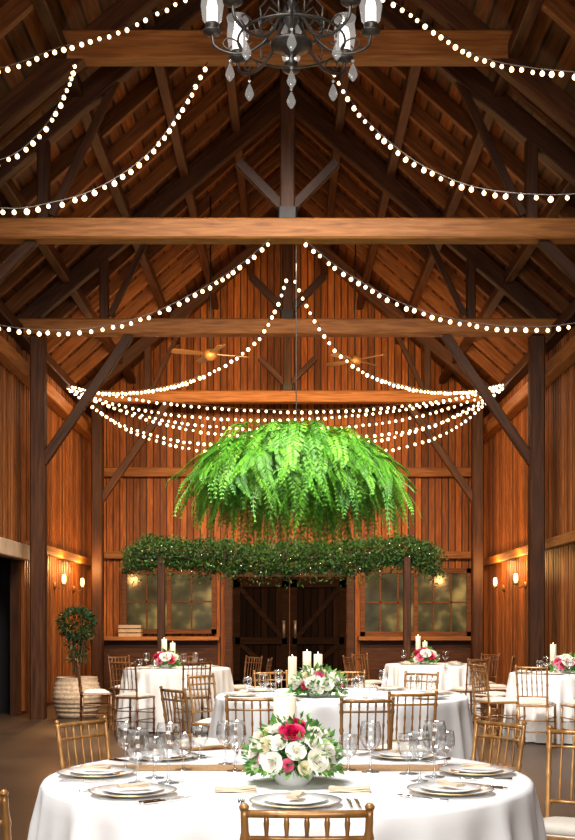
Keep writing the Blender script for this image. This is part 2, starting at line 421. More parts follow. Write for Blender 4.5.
# ------------------------------------------------ string lights
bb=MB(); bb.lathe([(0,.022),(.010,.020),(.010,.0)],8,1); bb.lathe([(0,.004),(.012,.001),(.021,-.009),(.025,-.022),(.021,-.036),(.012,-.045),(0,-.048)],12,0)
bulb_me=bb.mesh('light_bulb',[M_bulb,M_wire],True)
def catmull(pts,n=14):
    out=[]; q=[pts[0]*2-pts[1]]+pts+[pts[-1]*2-pts[-2]]
    for i in range(1,len(q)-2):
        a,b_,c,d=q[i-1],q[i],q[i+1],q[i+2]
        for k in range(n):
            t=k/n
            out.append(.5*((2*b_)+(c-a)*t+(2*a-5*b_+4*c-d)*t*t+(3*b_-a-3*c+d)*t**3))
    out.append(pts[-1]); return out
def string(ctrl,sp,lab,sc=1):
    pts=catmull([P(*c) for c in ctrl]); o0=pts[0]
    e=empty('string_light',T(o0),label=lab,cat='string lights',group='string lights hung across the barn')
    b=MB(); b.tube([p-o0 for p in pts],.0045,5); b.obj('cable',M_wire,True,e)
    acc=sp*.5; last=pts[0]
    for p in pts[1:]:
        seg=(p-last).length
        while acc<=seg and seg>0:
            q=last.lerp(p,acc/seg); acc+=sp*U(.85,1.15)
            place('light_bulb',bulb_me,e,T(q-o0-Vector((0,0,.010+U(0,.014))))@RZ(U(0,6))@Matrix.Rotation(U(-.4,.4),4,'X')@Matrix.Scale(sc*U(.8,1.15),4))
        acc-=seg; last=p
L1='swag of warm glowing bulbs draped from collar beam to wall'
L2='swag of warm bulbs draped from tie beam to wall'
L3='swag of warm bulbs falling from king post to wall plate'
L4='strand of closely spaced warm bulbs sagging between the walls'
S1=.116
string([(200,-10,10.8),(120,29,10.5),(60,47,10),(0,68,9.6),(-100,82,9),(-235,80,8)],S1,L1,.84)
string([(208,62,10.85),(185,103,10.6),(150,152,10.2),(100,187,9.8),(50,203,9.5),(0,208,9.2),(-100,190,8.8),(-210,150,8.5)],S1,L1,.84)
string([(76,60,10.85),(66,90,10.5),(42,130,10.2),(0,160,9.9),(-90,170,9.5),(-150,150,9.3)],S1,L1,.84)
string([(370,-10,10.8),(400,5,10.7),(440,33,10.4),(480,56,10),(520,66,9.7),(575,72,9.3),(680,80,8.8),(795,85,8.2)],S1,L1,.84)
string([(332,68,10.85),(360,112,10.6),(400,150,10.2),(440,174,9.9),(490,190,9.6),(575,194,9.2),(680,175,8.8),(780,150,8.5)],S1,L1,.84)
string([(272,238,11.6),(240,265,11.5),(200,290,11.2),(150,314,11),(100,327,10.8),(50,330,10.6),(0,325,10.4),(-60,308,10.2),(-110,290,10.1)],.098,L2,.82)
string([(303,238,11.6),(340,268,11.5),(400,302,11.2),(460,320,11),(520,327,10.8),(575,323,10.6),(640,305,10.4),(690,290,10.2)],.098,L2,.82)
string([(288,274,15.45),(274,312,15.42),(250,346,15.4),(200,376,16),(150,389,17.2),(100,391,18.3),(62,382,19.2)],.11,L3,.95)
string([(294,276,15.45),(315,318,15.42),(340,352,15.4),(380,378,16),(430,390,17.2),(470,390,18.3),(508,382,19.2)],.11,L3,.95)
for i,(xa,ym,dm,cx,pw) in enumerate([(60,410,18.3,15,2.0),(61,418,18.7,-20,2.2),(62,427,19.1,-5,2.5),(63,436,18.6,20,2.7),(64,444,18.2,-10,3.0),(66,452,18.0,8,3.4)]):
    c=[]
    for k in range(9):
        t=k/8; s=1-abs(2*t-1)**pw
        c.append((xa+t*(571-2*xa)+cx*s,384+(ym-384)*s,19.2+(dm-19.2)*s))
    string(c,.118,L4,.92)

# ------------------------------------------------ hanging fern
fc=Vector((.09,11.8,2.87))
e=empty('hanging_fern',T(fc),label='huge bright green fern arrangement suspended above the tables',cat='hanging fern')
b=MB()
b.tube([(0,0,.1),(0,0,2.33)],.005,6); b.obj('hanging_wire',M_wire,False,e)
b=MB(); b.lathe([(0,-.12),(.25,-.1),(.42,.0),(.45,.1),(.43,.1),(.4,.0),(0,-.08)],24); b.obj('planter_bowl',M_stem,True,e)
b=MB()
NF=760
for i in range(NF):
    az=U(0,2*math.pi); q=i/NF
    d=Vector((math.cos(az),math.sin(az),0))
    if q<.62:
        r0=U(.1,.65); L=U(.42,.74); drop=U(.2,.70); rise=U(.08,.24); h0=U(.16,.38)-.22*r0
    elif q<.66:
        r0=U(.1,.6); L=U(.3,.55); drop=U(.0,.12); rise=U(.08,.18); h0=U(.15,.32)-.2*r0
    else:
        r0=U(.05,.85); L=U(.12,.38); drop=U(.55,1.04)-.40*r0; rise=U(.02,.12); h0=U(.02,.25)-.2*r0
    st=d*r0+Vector((0,0,h0))
    side_=d.cross(Vector((0,0,1)))*U(-.3,.3)
    pts=[]; n=24
    for k in range(n+1):
        t=k/n
        pts.append(st+d*L*(1-(1-t)**1.4)+side_*t*t+Vector((0,0,rise*math.sin(math.pi*min(1,t*1.5))*(1-t*.6)-drop*t**1.9)))
    mi=random.choice([0,0,0,1,1,2])
    b.tube(pts,.003,3,0,cap=False)
    lm=U(.10,.155); droop=U(.1,.45)
    for k in range(2,n+1):
        t=k/n; tan=(pts[k]-pts[k-1]).normalized()
        sd=tan.cross(Vector((0,0,1)))
        if sd.length<.15: sd=d.cross(Vector((0,0,1)))
        sd.normalize(); nr=sd.cross(tan)
        ll=lm*min(1,(.35+t*2.2))*max(.18,(1-t)**.5)
        for s in(-1,1):
            dd=(sd*s+tan*U(.6,1.1)+Vector((U(-.12,.12),U(-.12,.12),-droop))).normalized()
            m_=mi if R()<.75 else random.choice([0,1,2])
            b.leaf(pts[k],dd,nr,ll,.011,m_)
            for f_ in(.25,.45,.65,.82):
                pp=pts[k]+dd*ll*f_
                for s2 in(-1,1):
                    b.leaf(pp,dd*.8+tan*s2*.8,nr,ll*.30*(1.2-f_*.7),.009,m_)
b.obj('fern_fronds',[M_fern,M_fern2,M_fern3],False,e,kind='stuff')

# ------------------------------------------------ greenery pergola
pc=17.1
e=empty('greenery_pergola',T((-.08,pc,0)),label='wooden post canopy with top rail smothered in dark green boxwood garland',cat='pergola')
for x in(-1.78,1.84):
    beam('post',(x,-.16,0),(x,-.16,2.28),.11,.11,M_beamd,e)
beam('top_rail',(-2.2,-.08,2.3),(2.25,-.08,2.3),.1,.12,M_beamd,e)
b=MB()
def rv():
    while True:
        v=Vector((U(-1,1),U(-1,1),U(-1,1)))
        if .05<v.length<1: return v.normalized()
for i in range(25000):
    t=R(); x=-2.32+4.66*t
    a=U(0,2*math.pi); rr=math.sqrt(U(.3,1))
    u=(x/2.3); au=abs(u); end=max(0,au-.80)/.2
    zc=2.27+.17*min(au,.8)**2-.16*end**1.5+.012*math.sin(x*5)
    hh=(.245-.05*end)+.02*math.sin(x*6+1)+.025*math.sin(x*15)
    v=Vector((x+U(-.08,.08),.26*rr*math.cos(a),zc+hh*rr*math.sin(a)))
    if R()<.16: v.z+=U(-.22,.10)
    b.leaf(v,rv()+Vector((0,0,-.4)),rv(),U(.035,.07),U(.014,.028),0 if R()<.65 else 1)
b.obj('boxwood_garland',[M_hedge,M_hedge2],False,e,kind='stuff')
for i in range(30):
    x=-2.05+i*.145
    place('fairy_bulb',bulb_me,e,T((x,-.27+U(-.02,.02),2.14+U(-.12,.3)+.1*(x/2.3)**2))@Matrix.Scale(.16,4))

# ------------------------------------------------ tables
def tablecloth(Rr,seed,z=.75):
    rnd=random.Random(seed); seg=260
    ph=[rnd.uniform(0,6.28) for _ in range(4)]
    prof=[(0,0,0),(.3,0,0),(.7,0,0),(.95,0,0),(.985,0,0),(.998,-.006,0),(1.005,-.02,.04),(1.01,-.07,.2),(1.02,-.16,.45),(1.03,-.3,.7),(1.045,-.45,.85),(1.06,-.6,.95),(1.07,-.735,1)]
    b=MB(); vs=[];fs=[]
    for (r,dz,a) in prof:
        for k in range(seg):
            th=2*math.pi*k/seg
            w=(math.sin(th*19+ph[0]+.8*math.sin(3*th+ph[1]))*.6+math.sin(th*31+ph[2]+math.sin(2*th))*.4)
            w=w if w>0 else w*.7
            rr=Rr*r+a*.06*w
            vs.append((max(rr,1e-4)*math.cos(th),max(rr,1e-4)*math.sin(th),z+dz))
    for i in range(len(prof)-1):
        for k in range(seg):
            k2=(k+1)%seg; fs.append((i*seg+k,i*seg+k2,(i+1)*seg+k2,(i+1)*seg+k))
    b.add(vs,fs); return b
TB={'A':((0,4.45),.93,'large round banquet table in a long white linen cloth'),
    'B':((.43,9.2),1.0,'round banquet table draped in white linen with flowers and candles'),
    'C':((-1.38,14.4),.66,'small round table with white cloth near the potted plant'),
    'D':((1.95,15.6),.62,'small round table with white cloth before the wide window'),
    'E':((3.08,13.0),.56,'small round white-clothed table beside the slatted wall')}
for k,(c,r,lab) in TB.items():
    e=empty('round_table',T((c[0],c[1],0)),label=lab,cat='table',group='round dining tables')
    tablecloth(r,ord(k)).obj('tablecloth',M_cloth,True,e)
    b=MB(); b.lathe([(0,0),(.3,0),(.3,.03),(.05,.06),(.05,.7),(r*.9,.71),(r*.9,.735),(0,.735)],24); b.obj('pedestal',M_beamd,False,e)
def nC(k): return Vector((TB[k][0][0],TB[k][0][1],0))

# ------------------------------------------------ chair
def ringed(z0,z1,r,rings):
    pr=[(r*.9,z0)]
    for t in rings:
        z=z0+(z1-z0)*t
        pr+=[(r,z-.012),(r*1.45,z-.005),(r*1.45,z+.005),(r,z+.012)]
    pr.append((r*.95,z1)); return [(0,z0)]+pr+[(0,z1)]
def chair(mt,lab):
    e=empty('dining_chair',I4,label=lab,cat='chair',group='banquet chairs around the tables')
    w=.165; sy=.17
    for x,y in((-w,sy),(w,sy),(-w*.92,-sy),(w*.92,-sy)):
        b=MB(); b.lathe(ringed(0,.44,.012,[.15,.42,.7]),10,M=T((x,y,0))); b.obj('leg',mt,True,e)
    b=MB()
    for (z,ins) in((.14,0),(.26,0)):
        b.tube([(-w,sy,z),(w,sy,z)],.007,6); 
        b.tube([(-w*.92,-sy,z+.03),(w*.92,-sy,z+.03)],.007,6)
        for s in(-1,1): b.tube([(s*w,sy,z+.05),(s*w*.92,-sy,z+.05)],.007,6)
    b.obj('stretcher',mt,True,e)
    b=MB(); 
    b.box((0,0,.445),(.365,.37,.022)); o=b.obj('seat',mt,False,e)
    md=o.modifiers.new('bev','BEVEL'); md.width=.01; md.segments=2
    vs=[];fs=[];n=8
    b=MB()
    for zz in(0,1):
        for i in range(n+1):
            for j in range(n+1):
                u=2*i/n-1;v=2*j/n-1
                z=.457+ (.035*(1-u**4)*(1-v**4) +.01 if zz else 0)
                vs.append((u*.165,v*.16,z))
    N1=(n+1)*(n+1)
    for i in range(n):
        for j in range(n):
            a=i*(n+1)+j
            fs.append((N1+a,N1+a+n+1,N1+a+n+2,N1+a+1)); fs.append((a,a+1,a+n+2,a+n+1))
    for i in range(n):
        for (a,c) in((i,i+1),(n*(n+1)+i,n*(n+1)+i+1),(i*(n+1),(i+1)*(n+1)),(i*(n+1)+n,(i+1)*(n+1)+n)):
            fs.append((a,c,N1+c,N1+a))
    b.add(vs,fs); b.obj('seat_cushion',M_cushion,True,e)
    b=MB()
    def yb(z): return -sy-.01-.06*((z-.45)/.44)**1.3 if z>.45 else -sy
    ZT_=.86
    for s in(-1,1):
        pts=[];rs=[]
        for k in range(23):
            z=.44+(ZT_-.44)*k/22; pts.append((s*(w*.92+.01*(k/22)),yb(z),z)); rs.append(.0105*(1.4 if k in(5,12,18) else 1))
        b.tube(pts,rs,9)
        b.lathe([(0,ZT_),(.012,ZT_+.002),(.014,ZT_+.009),(.008,ZT_+.017),(0,ZT_+.02)],9,M=T((s*(w*.92+.01),yb(.87),0)))
    x2=w*.92+.005
    for z,r in((.85,.0105),(.785,.007),(.545,.007)):
        b.tube([(-x2,yb(z),z),(-x2*.5,yb(z)-.008,z),(0,yb(z)-.012,z),(x2*.5,yb(z)-.008,z),(x2,yb(z),z)],r,8)
    for i in range(5):
        x=-x2+(i+1)*2*x2/6; cz=-.012*(1-(x/x2)**2)
        pts=[];rs=[]
        for k in range(13):
            z=.545+.305*k/12; pts.append((x,yb(z)+cz,z)); rs.append(.0052*(1.5 if k in(3,6,11) else 1))
        b.tube(pts,rs,6)
    b.obj('backrest',mt,True,e)
    return e
ch1=chair(M_chair,'golden-brown bamboo-style banquet chair with spindle back and ivory cushion')
ch2=chair(M_chaird,'dark brown bamboo-style banquet chair with spindle back and ivory cushion')
used={1:False,2:False}
def put_chair(x,y,tgt,kind=1,tw=0):
    c=nC(tgt) if isinstance(tgt,str) else Vector((tgt[0],tgt[1],0))
    a=math.atan2(c.y-y,c.x-x)-math.pi/2+tw
    M=T((x,y,0))@RZ(a); src=ch1 if kind==1 else ch2
    if not used[kind]: src.matrix_local=M; used[kind]=True
    else: dup(src,M)
put_chair(.05,3.2,(.05,5))
put_chair(-.80,5.42,'A',1,.28); put_chair(.82,5.38,'A',1,-.28)
put_chair(1.19,4.88,(.70,4.1)); put_chair(-.855,3.48,(-.50,4.4))
# table B
put_chair(-.20,7.45,'B',1,.25); put_chair(.46,7.3,'B',1,.12); put_chair(.80,7.9,'B',1,-.12)
put_chair(-.62,8.25,'B',1,-.1); put_chair(-.58,10.0,'B',1); put_chair(1.12,10.4,'B',1); put_chair(-.08,10.6,'B',1); put_chair(.55,10.7,'B',1)
# table C
put_chair(-1.8,13.5,'C',2); put_chair(-1.12,13.5,'C',2,.05); put_chair(-2.36,14.15,'C',2)
put_chair(-2.1,15.2,'C',2); put_chair(-.62,15.05,'C',2); put_chair(-.45,14.3,'C',2); put_chair(-1.4,15.5,'C',2)
# table D
put_chair(1.02,15.3,'D',2); put_chair(2.75,15.2,'D',2,.2); put_chair(1.2,16.3,'D',2); put_chair(2.7,16.2,'D',2); put_chair(2.3,14.65,'D',2,.1)
# table E
put_chair(3.12,12.15,'E',1,.1); put_chair(2.3,12.7,'E',1); put_chair(2.45,13.65,'E',2); put_chair(2.65,12.25,'E',1,.1)

# ------------------------------------------------ tableware
gp=[(0,0),(.037,0),(.037,.003),(.012,.007),(.0048,.015),(.0042,.05),(.0042,.08),(.009,.09),(.03,.105),(.043,.13),(.046,.155),(.043,.185),(.037,.21),(.0385,.21)]
def root_mesh(name,b,mats,smooth,lab,cat,grp):
    return b.obj(name,mats,smooth,None,I4,label=lab,cat=cat,group=grp)
b=MB(); b.lathe(gp,24); wg=root_mesh('wine_glass',b,M_glass,True,'clear stemmed wine glass on a white tablecloth','wine glass','stemmed glasses on the tables')
gp2=[(0,0),(.034,0),(.034,.003),(.01,.007),(.0048,.014),(.0042,.045),(.009,.053),(.028,.065),(.04,.09),(.041,.115),(.036,.15),(.0375,.15)]
b=MB(); b.lathe(gp2,24); wg2=root_mesh('water_goblet',b,M_glass,True,'short clear water goblet on a white tablecloth','goblet','stemmed glasses on the tables')
b=MB(); b.lathe([(0,.004),(.095,.004),(.105,.008),(.148,.016),(.1485,.0185),(.1,.011),(.09,.0075),(0,.0075)],40); b.lathe([(.146,.0185),(.1495,.019),(.15,.0165),(.147,.0155)],40,1)
pl=root_mesh('dinner_plate',b,[M_china,M_gold],True,'round white china dinner plate with a thin gold rim','plate','plates laid on the tables')
b=MB(); b.lathe([(0,0),(.06,0),(.07,.004),(.105,.014),(.1055,.0165),(.07,.0075),(.06,.004),(0,.004)],36)
pl2=root_mesh('salad_plate',b,[M_china],True,'smaller white china plate stacked on a dinner plate','plate','plates laid on the tables')
b=MB()
for i in range(3):
    n=8; vs=[];fs=[]
    for k in range(n+1):
        t=k/n; x=-.09+.18*t; z=.002+i*.006+.003*math.sin(t*6+i)
        vs+=[(x,-.035+.004*i,z),(x,.035-.003*i,z),(x,.035-.003*i,z+.005),(x,-.035+.004*i,z+.005)]
    for k in range(n):
        a=4*k
        for q in range(4): fs.append((a+q,a+(q+1)%4,a+4+(q+1)%4,a+4+q))
    fs.append((0,1,2,3)); fs.append((4*n+3,4*n+2,4*n+1,4*n)); b.add(vs,fs)
nk=root_mesh('folded_napkin',b,[M_napkin],False,'folded beige linen napkin at a place setting','napkin','folded napkins')
b=MB(); b.tube([(0,-.1,.004),(0,-.03,.005),(0,.03,.006)],[.006,.003,.003],6); b.box((0,.045,.006),(.022,.03,.003))
for i in range(4): b.box((-.009+i*.006,.078,.006),(.003,.04,.003))
fk=root_mesh('fork',b,[M_silver],True,'polished silver dinner fork beside a plate','fork','cutlery on the table')
b=MB(); b.tube([(0,-.11,.005),(0,-.02,.005)],[.006,.005],6); b.add([(-.004,-.02,.004),(.008,-.02,.004),(.009,.07,.004),(-.003,.1,.004),(-.004,-.02,.007),(.008,-.02,.007),(.009,.07,.007),(-.003,.1,.007)],[(3,2,1,0),(4,5,6,7),(0,1,5,4),(1,2,6,5),(2,3,7,6),(3,0,4,7)])
kn=root_mesh('table_knife',b,[M_silver],False,'polished silver table knife beside a plate','knife','cutlery on the table')
first=set()
def put(src,M):
    if src.name not in first: first.add(src.name); src.matrix_local=M; return src
    return dup(src,M)
ZT=.7515
def setting(k,ang,rad,cut=True,napk=True,s=1):
    c=nC(k); d=Vector((math.cos(ang),math.sin(ang),0)); p=c+d*rad; p.z=ZT
    rot=RZ(ang+math.pi/2)
    S=Matrix.Scale(s,4)
    put(pl,T(p)@rot@S); put(pl2,T(p+Vector((0,0,.0085*s)))@rot@S)
    if napk: put(nk,T(p+Vector((0,0,.026*s)))@rot@RZ(1.3)@Matrix.Scale(.6*s,4))
    if cut:
        t=Vector((-d.y,d.x,0))
        put(fk,T(p+t*-.175)@rot); put(kn,T(p+t*.175)@rot); put(kn,T(p+t*.20)@rot)
for a in(0,45,90,135,180,222,270,318): setting('A',math.radians(a+2),.735)
for a in(10,55,100,145,190,235,280,325): setting('B',math.radians(a),.80,cut=False)
for a in(40,130,220,310): setting('C',math.radians(a),.49,False,True,.8)
for a in(40,130,220,310): setting('D',math.radians(a),.46,False,True,.8)
for a in(60,160,250): setting('E',math.radians(a),.41,False,True,.8)
for (px,py,a) in((236,792,.1),(350,792,-.1)):
    d=.6*F/(py-HY); p=P(px,py,d); p.z=ZT
    put(nk,T(p)@RZ(a)@Matrix.Scale(.8,4))
def glass_at(src,px,py,s=1):
    d=.598*F/(py-HY); p=P(px,py,d); p.z=ZT; put(src,T(p)@Matrix.Scale(s,4))
for px,py,k,s in((138,783,0,.95),(155,778,1,1.05),(169,783,0,1.05),(184,770,1,1),(226,764,0,.85),(236,771,0,.95),(349,770,1,.95),(371,772,0,.95),(409,774,1,1.05),(420,781,0,.9),(435,777,0,1.02),(200,758,1,.95),(126,769,0,.9),(446,765,1,.95)):
    glass_at(wg if k==0 else wg2,px,py,s)
for px,py,k in((264,698,0),(272,700,1),(279,692,0),(360,700,0),(356,694,1),(374,703,1),(384,692,0),(432,695,1),(248,693,1),(342,704,0),(415,699,0)):
    glass_at(wg if k==0 else wg2,px,py,.88)
for px,py,k in((147,668,0),(155,671,1),(184,669,0),(196,668,0),(203,670,1),(140,670,1),(404,664,0),(446,666,0),(438,664,1),(547,674,0),(540,672,1),(570,676,0)):
    glass_at(wg if k==0 else wg2,px,py,.9)
b=MB(); n=40; vs=[];fs=[]
for k in range(n+1):
    x=-.85+1.70*k/n; w=.10; z=.0015+.0008*math.sin(x*40)
    vs+=[(x,-w,z),(x,w,z)]
for k in range(n): fs.append((2*k,2*k+2,2*k+3,2*k+1))
b.add(vs,fs); o=b.obj('table_runner',M_runner,M=T((0,4.66,.7505)),label='narrow beige burlap runner lying across the white tablecloth',cat='table runner')

# ------------------------------------------------ roses and centrepieces
def rose_mesh(m,name):
    b=MB(); rnd=random.Random(3)
    for i in range(6):
        n=3+i; r=.007+.0062*i; h=.044-.0028*i
        for k in range(n):
            ph=2*math.pi*k/n+i*.7+rnd.uniform(-.1,.1); hw=math.pi/n*1.55
            vs=[];fs=[];A=6;B_=6
            for a in range(A+1):
                v=a/A
                for c in range(B_+1):
                    u=2*c/B_-1
                    rad=r*(.25+.75*math.sin(min(1,v*1.15)*math.pi/2))+.0028*i*max(0,v-.6)**1.5*3.2-(.0012*u*u)+.0015*(k%2)
                    z=h*(math.sin(v*math.pi/2*.92))*(1-.22*abs(u)**3*v)-.0035*i*.6
                    w=hw*(.55+.45*math.sin(v*math.pi/2))
                    vs.append((rad*math.cos(ph+u*w),rad*math.sin(ph+u*w),z))
            for a in range(A):
                for c in range(B_):
                    q=a*(B_+1)+c; fs.append((q,q+1,q+B_+2,q+B_+1))
            b.add(vs,fs)
    return b.mesh(name,[m],True)
RM={'w':rose_mesh(M_white,'white_rose'),'c':rose_mesh(M_cream,'cream_rose'),'r':rose_mesh(M_red,'red_rose'),'p':rose_mesh(M_pink,'pink_rose')}
NMR={'w':'white_rose','c':'cream_rose','r':'red_rose','p':'pink_rose'}
def orient(d):
    return Vector(d).to_track_quat('Z','Y').to_matrix().to_4x4()
def centre(loc,rad,h,flowers,lab,nl=420,ls=1.0,fs_=.82,fz=.54):
    e=empty('floral_centerpiece',T(loc),label=lab,cat='flower arrangement',group='floral centrepieces on the tables')
    b=MB(); b.lathe([(0,0),(rad*.35,0),(rad*.45,h*.12),(rad*.5,h*.3),(rad*.46,h*.3),(0,h*.2)],24); b.obj('bowl_vase',M_china,True,e)
    b=MB()
    for i in range(nl):
        v=rv(); v.z=abs(v.z)*.9-.15; 
        low=i%5<2
        if low: v.z*=.3
        st=Vector((v.x*rad*.5,v.y*rad*.5,h*.34+v.z*h*.40))
        dd=Vector((v.x,v.y,v.z*.8+(-.45 if low else .15)))+rv()*.5
        L=U(.026,.045)*ls
        p2=st+Vector((v.x,v.y,v.z*.6-(.32 if low else 0))).normalized()*rad*U(.05,.55 if low else .50)
        if p2.z<.012: p2.z=.012+U(0,.01)
        if p2.z+dd.normalized().z*L<.008: dd.z=abs(dd.z)*.2
        b.leaf(p2,dd,rv()+Vector((0,0,1.2)),L,L*U(.42,.62),random.choice([0,0,1,1]))
    b.obj('bouquet_leaves',[M_leaf,M_leaf2],False,e,kind='stuff')
    for (k,az,el,s) in flowers:
        az=math.radians(az); el=math.radians(el)
        d=Vector((math.cos(el)*math.cos(az),math.cos(el)*math.sin(az),math.sin(el)))
        p=Vector((d.x*rad*fs_,d.y*rad*fs_,h*.32+d.z*h*fz))
        place(NMR[k],RM[k],e,T(p)@orient(d+Vector((0,0,.15)))@Matrix.Scale(s,4))
fl=[('w',242,4,.85),('w',202,22,.85),('c',224,30,.75),('w',246,34,.72),('w',208,-4,.6),('r',268,52,.95),('r',286,74,.8),('p',246,62,.6),('w',304,8,.9),('w',306,34,.75),('w',330,22,.8),('w',274,22,.75),('w',326,52,.72),
    ('p',222,10,.45),('c',196,48,.75),('w',222,60,.7),('w',222,82,.75),('w',340,-2,.6),('p',262,2,.5),('c',320,-2,.5),('w',290,44,.55),('p',180,8,.5),('c',262,82,.55),('w',228,12,.6),('c',286,-2,.55),
    ('w',176,36,.85),('w',150,45,.85),('r',100,50,.8),('w',60,40,.85),('w',20,40,.75),('w',355,42,.7),('w',20,8,.8),('w',155,8,.8),('c',90,10,.8),('w',120,20,.8),('w',50,15,.8)]
centre((.02,4.2,ZT),.168,.25,fl,'round bouquet of white, pink and red roses with loose greenery',1300,1.0,.86)
fl2=[('w',200,15,1.2),('w',250,20,1.1),('c',225,45,1.2),('p',270,50,1.0),('w',290,15,1.2),('w',320,35,1.2),('p',340,10,1.0),('w',180,50,1.1),('c',300,70,1.1),('r',235,12,.8),('w',100,50,1.2),('w',30,45,1.2),('w',210,70,1.0),('w',268,0,1.0),('w',0,30,1.1),('w',305,50,1.0),('w',262,32,.9),('w',215,28,.9),('w',150,20,1.1),('w',50,20,1.1)]
centre((.24,9.0,ZT),.205,.22,fl2,'low bouquet of white and blush roses with green leaves',700,1.6)
fl3=[('r',200,35,1.5),('p',240,15,1.3),('w',270,35,1.5),('r',300,20,1.3),('w',330,35,1.4),('w',180,50,1.3),('r',255,65,1.3),('w',90,50,1.3),('w',215,5,1.2),('w',0,30,1.3)]
centre((-1.5,14.25,ZT),.15,.21,fl3,'small bouquet of red and white roses with greenery',350,1.7)
centre((1.85,15.5,ZT),.155,.22,fl3[::-1],'small bouquet of red and cream roses with greenery',350,1.7)
fl4=[('p',200,35,1.3),('p',240,15,1.3),('w',270,35,1.5),('r',300,30,1.2),('w',330,30,1.4),('w',180,50,1.3),('w',255,65,1.4),('p',90,50,1.3),('w',215,5,1.2)]
centre((3.12,12.9,ZT),.14,.2,fl4,'small bouquet of pink and white roses with leaves',350,1.7)
def candle(x,y,r,h,hold=.0):
    e=empty('pillar_candle',T((x,y,ZT)),label='ivory pillar candle with a small flame on a low holder',cat='candle',group='pillar candles on the tables')
    b=MB(); b.lathe([(0,0),(r*1.35,0),(r*1.45,.006),(r*1.1,.012),(r*.5,.02),(r*.5,hold),(r*1.25,hold+.012),(0,hold+.014)] if hold>.02 else [(0,0),(r*1.4,0),(r*1.5,.008),(0,.009)],20); b.obj('candle_holder',M_glass if hold>.02 else M_silver,True,e)
    z0=hold+.015 if hold>.02 else .009
    b=MB(); b.lathe([(0,z0),(r,z0),(r,z0+h),(r*.93,z0+h+.004),(r*.7,z0+h-.004),(0,z0+h-.006)],24); b.obj('candle_body',M_wax,True,e)
    b=MB(); b.tube([(0,0,z0+h-.006),(0,0,z0+h+.012)],.0015,5); b.obj('wick',M_wire,False,e)
    b=MB(); b.lathe([(0,z0+h+.006),(.003,z0+h+.011),(.0028,z0+h+.017),(0,z0+h+.026)],8); b.obj('flame',M_flame,True,e)
candle(-.01,4.5,.045,.285)
candle(.04,9.4,.035,.22,.06); candle(.16,9.45,.035,.26,.06); candle(.25,9.4,.035,.22,.08)
candle(-1.56,14.55,.035,.24,.1); candle(-1.46,14.62,.035,.19,.1); candle(1.8,15.85,.035,.24,.12); candle(1.9,15.9,.035,.18,.1); candle(3.05,13.2,.035,.24,.06)

# ------------------------------------------------ potted plant
e=empty('potted_plant',T((-2.92,15.95,0)),label='leafy indoor tree in a chunky pale woven basket by the wall',cat='potted plant')
b=MB(); pr=[(0,0),(.25,0)]
for i in range(9):
    z=.03+i*.058; r=.27+.05*math.sin(math.pi*(i+.5)/9)
    pr+=[(r,z),(r+.015,z+.028),(r,z+.055)]
pr+=[(.29,.56),(.26,.56),(.24,.48),(0,.47)]
b.lathe(pr,36); b.obj('woven_basket',M_basket,True,e)
b=MB(); tips=[]
for i in range(12):
    a=i*.7+U(0,.4); rr=U(.08,.20); hz=U(1.15,1.42)
    pts=[(0,0,.46),(rr*.25*math.cos(a),rr*.25*math.sin(a),.75),(rr*.6*math.cos(a),rr*.6*math.sin(a),(hz+.75)/2),(rr*math.cos(a),rr*math.sin(a),hz)]
    b.tube(pts,[.012,.010,.007,.003],6); tips.append(pts)
b.obj('stem',M_stem,True,e)
b=MB()
for i in range(1000):
    v=rv()
    if i%4: p=Vector((v.x*.21,v.y*.21,1.30+v.z*.17))*1.0
    else:
        p4=random.choice(tips); t=U(.35,.9); k=min(2,int(t*3)); f_=t*3-k; p=Vector(p4[k]).lerp(Vector(p4[k+1]),f_)+v*U(.01,.07)
    b.leaf(p+rv()*.04,v+rv()*.6,rv(),U(.05,.085),U(.022,.038),0 if i%3 else 1)
b.obj('plant_leaves',[M_tree,M_hedge],False,e,kind='stuff')

# ------------------------------------------------ chandelier
cd=5.8
e=empty('chandelier',T((.02,cd,4.245)),label='wrought-iron chandelier with frosted candle cups and hanging crystal drops',cat='chandelier')
b=MB(); b.lathe([(0,-.10),(.012,-.1),(.02,-.08),(.012,-.06),(.025,-.045),(.04,-.03),(.07,-.02),(.105,-.005),(.11,.01),(.08,.018),(.04,.03),(.022,.05),(.018,.09),(.035,.12),(.048,.16),(.035,.2),(.016,.23),(.013,.32),(.027,.34),(.045,.37),(.027,.41),(.011,.45),(.011,.6),(0,.6)],28); b.obj('center_column',M_iron,True,e)
b=MB()
for rr,zz,th in((.27,.02,.006),(.16,.075,.006)):
    b.tube([(rr*math.cos(2*math.pi*k/48),rr*math.sin(2*math.pi*k/48),zz) for k in range(49)],th,6)
for k in range(8):
    a=2*math.pi*(k+.5)/8; b.tube([(.05*math.cos(a),.05*math.sin(a),.16),(.12*math.cos(a),.12*math.sin(a),.22),(.17*math.cos(a),.17*math.sin(a),.16),(.16*math.cos(a),.16*math.sin(a),.075)],.005,6)
b.obj('iron_ring',M_iron,True,e)
NA=8
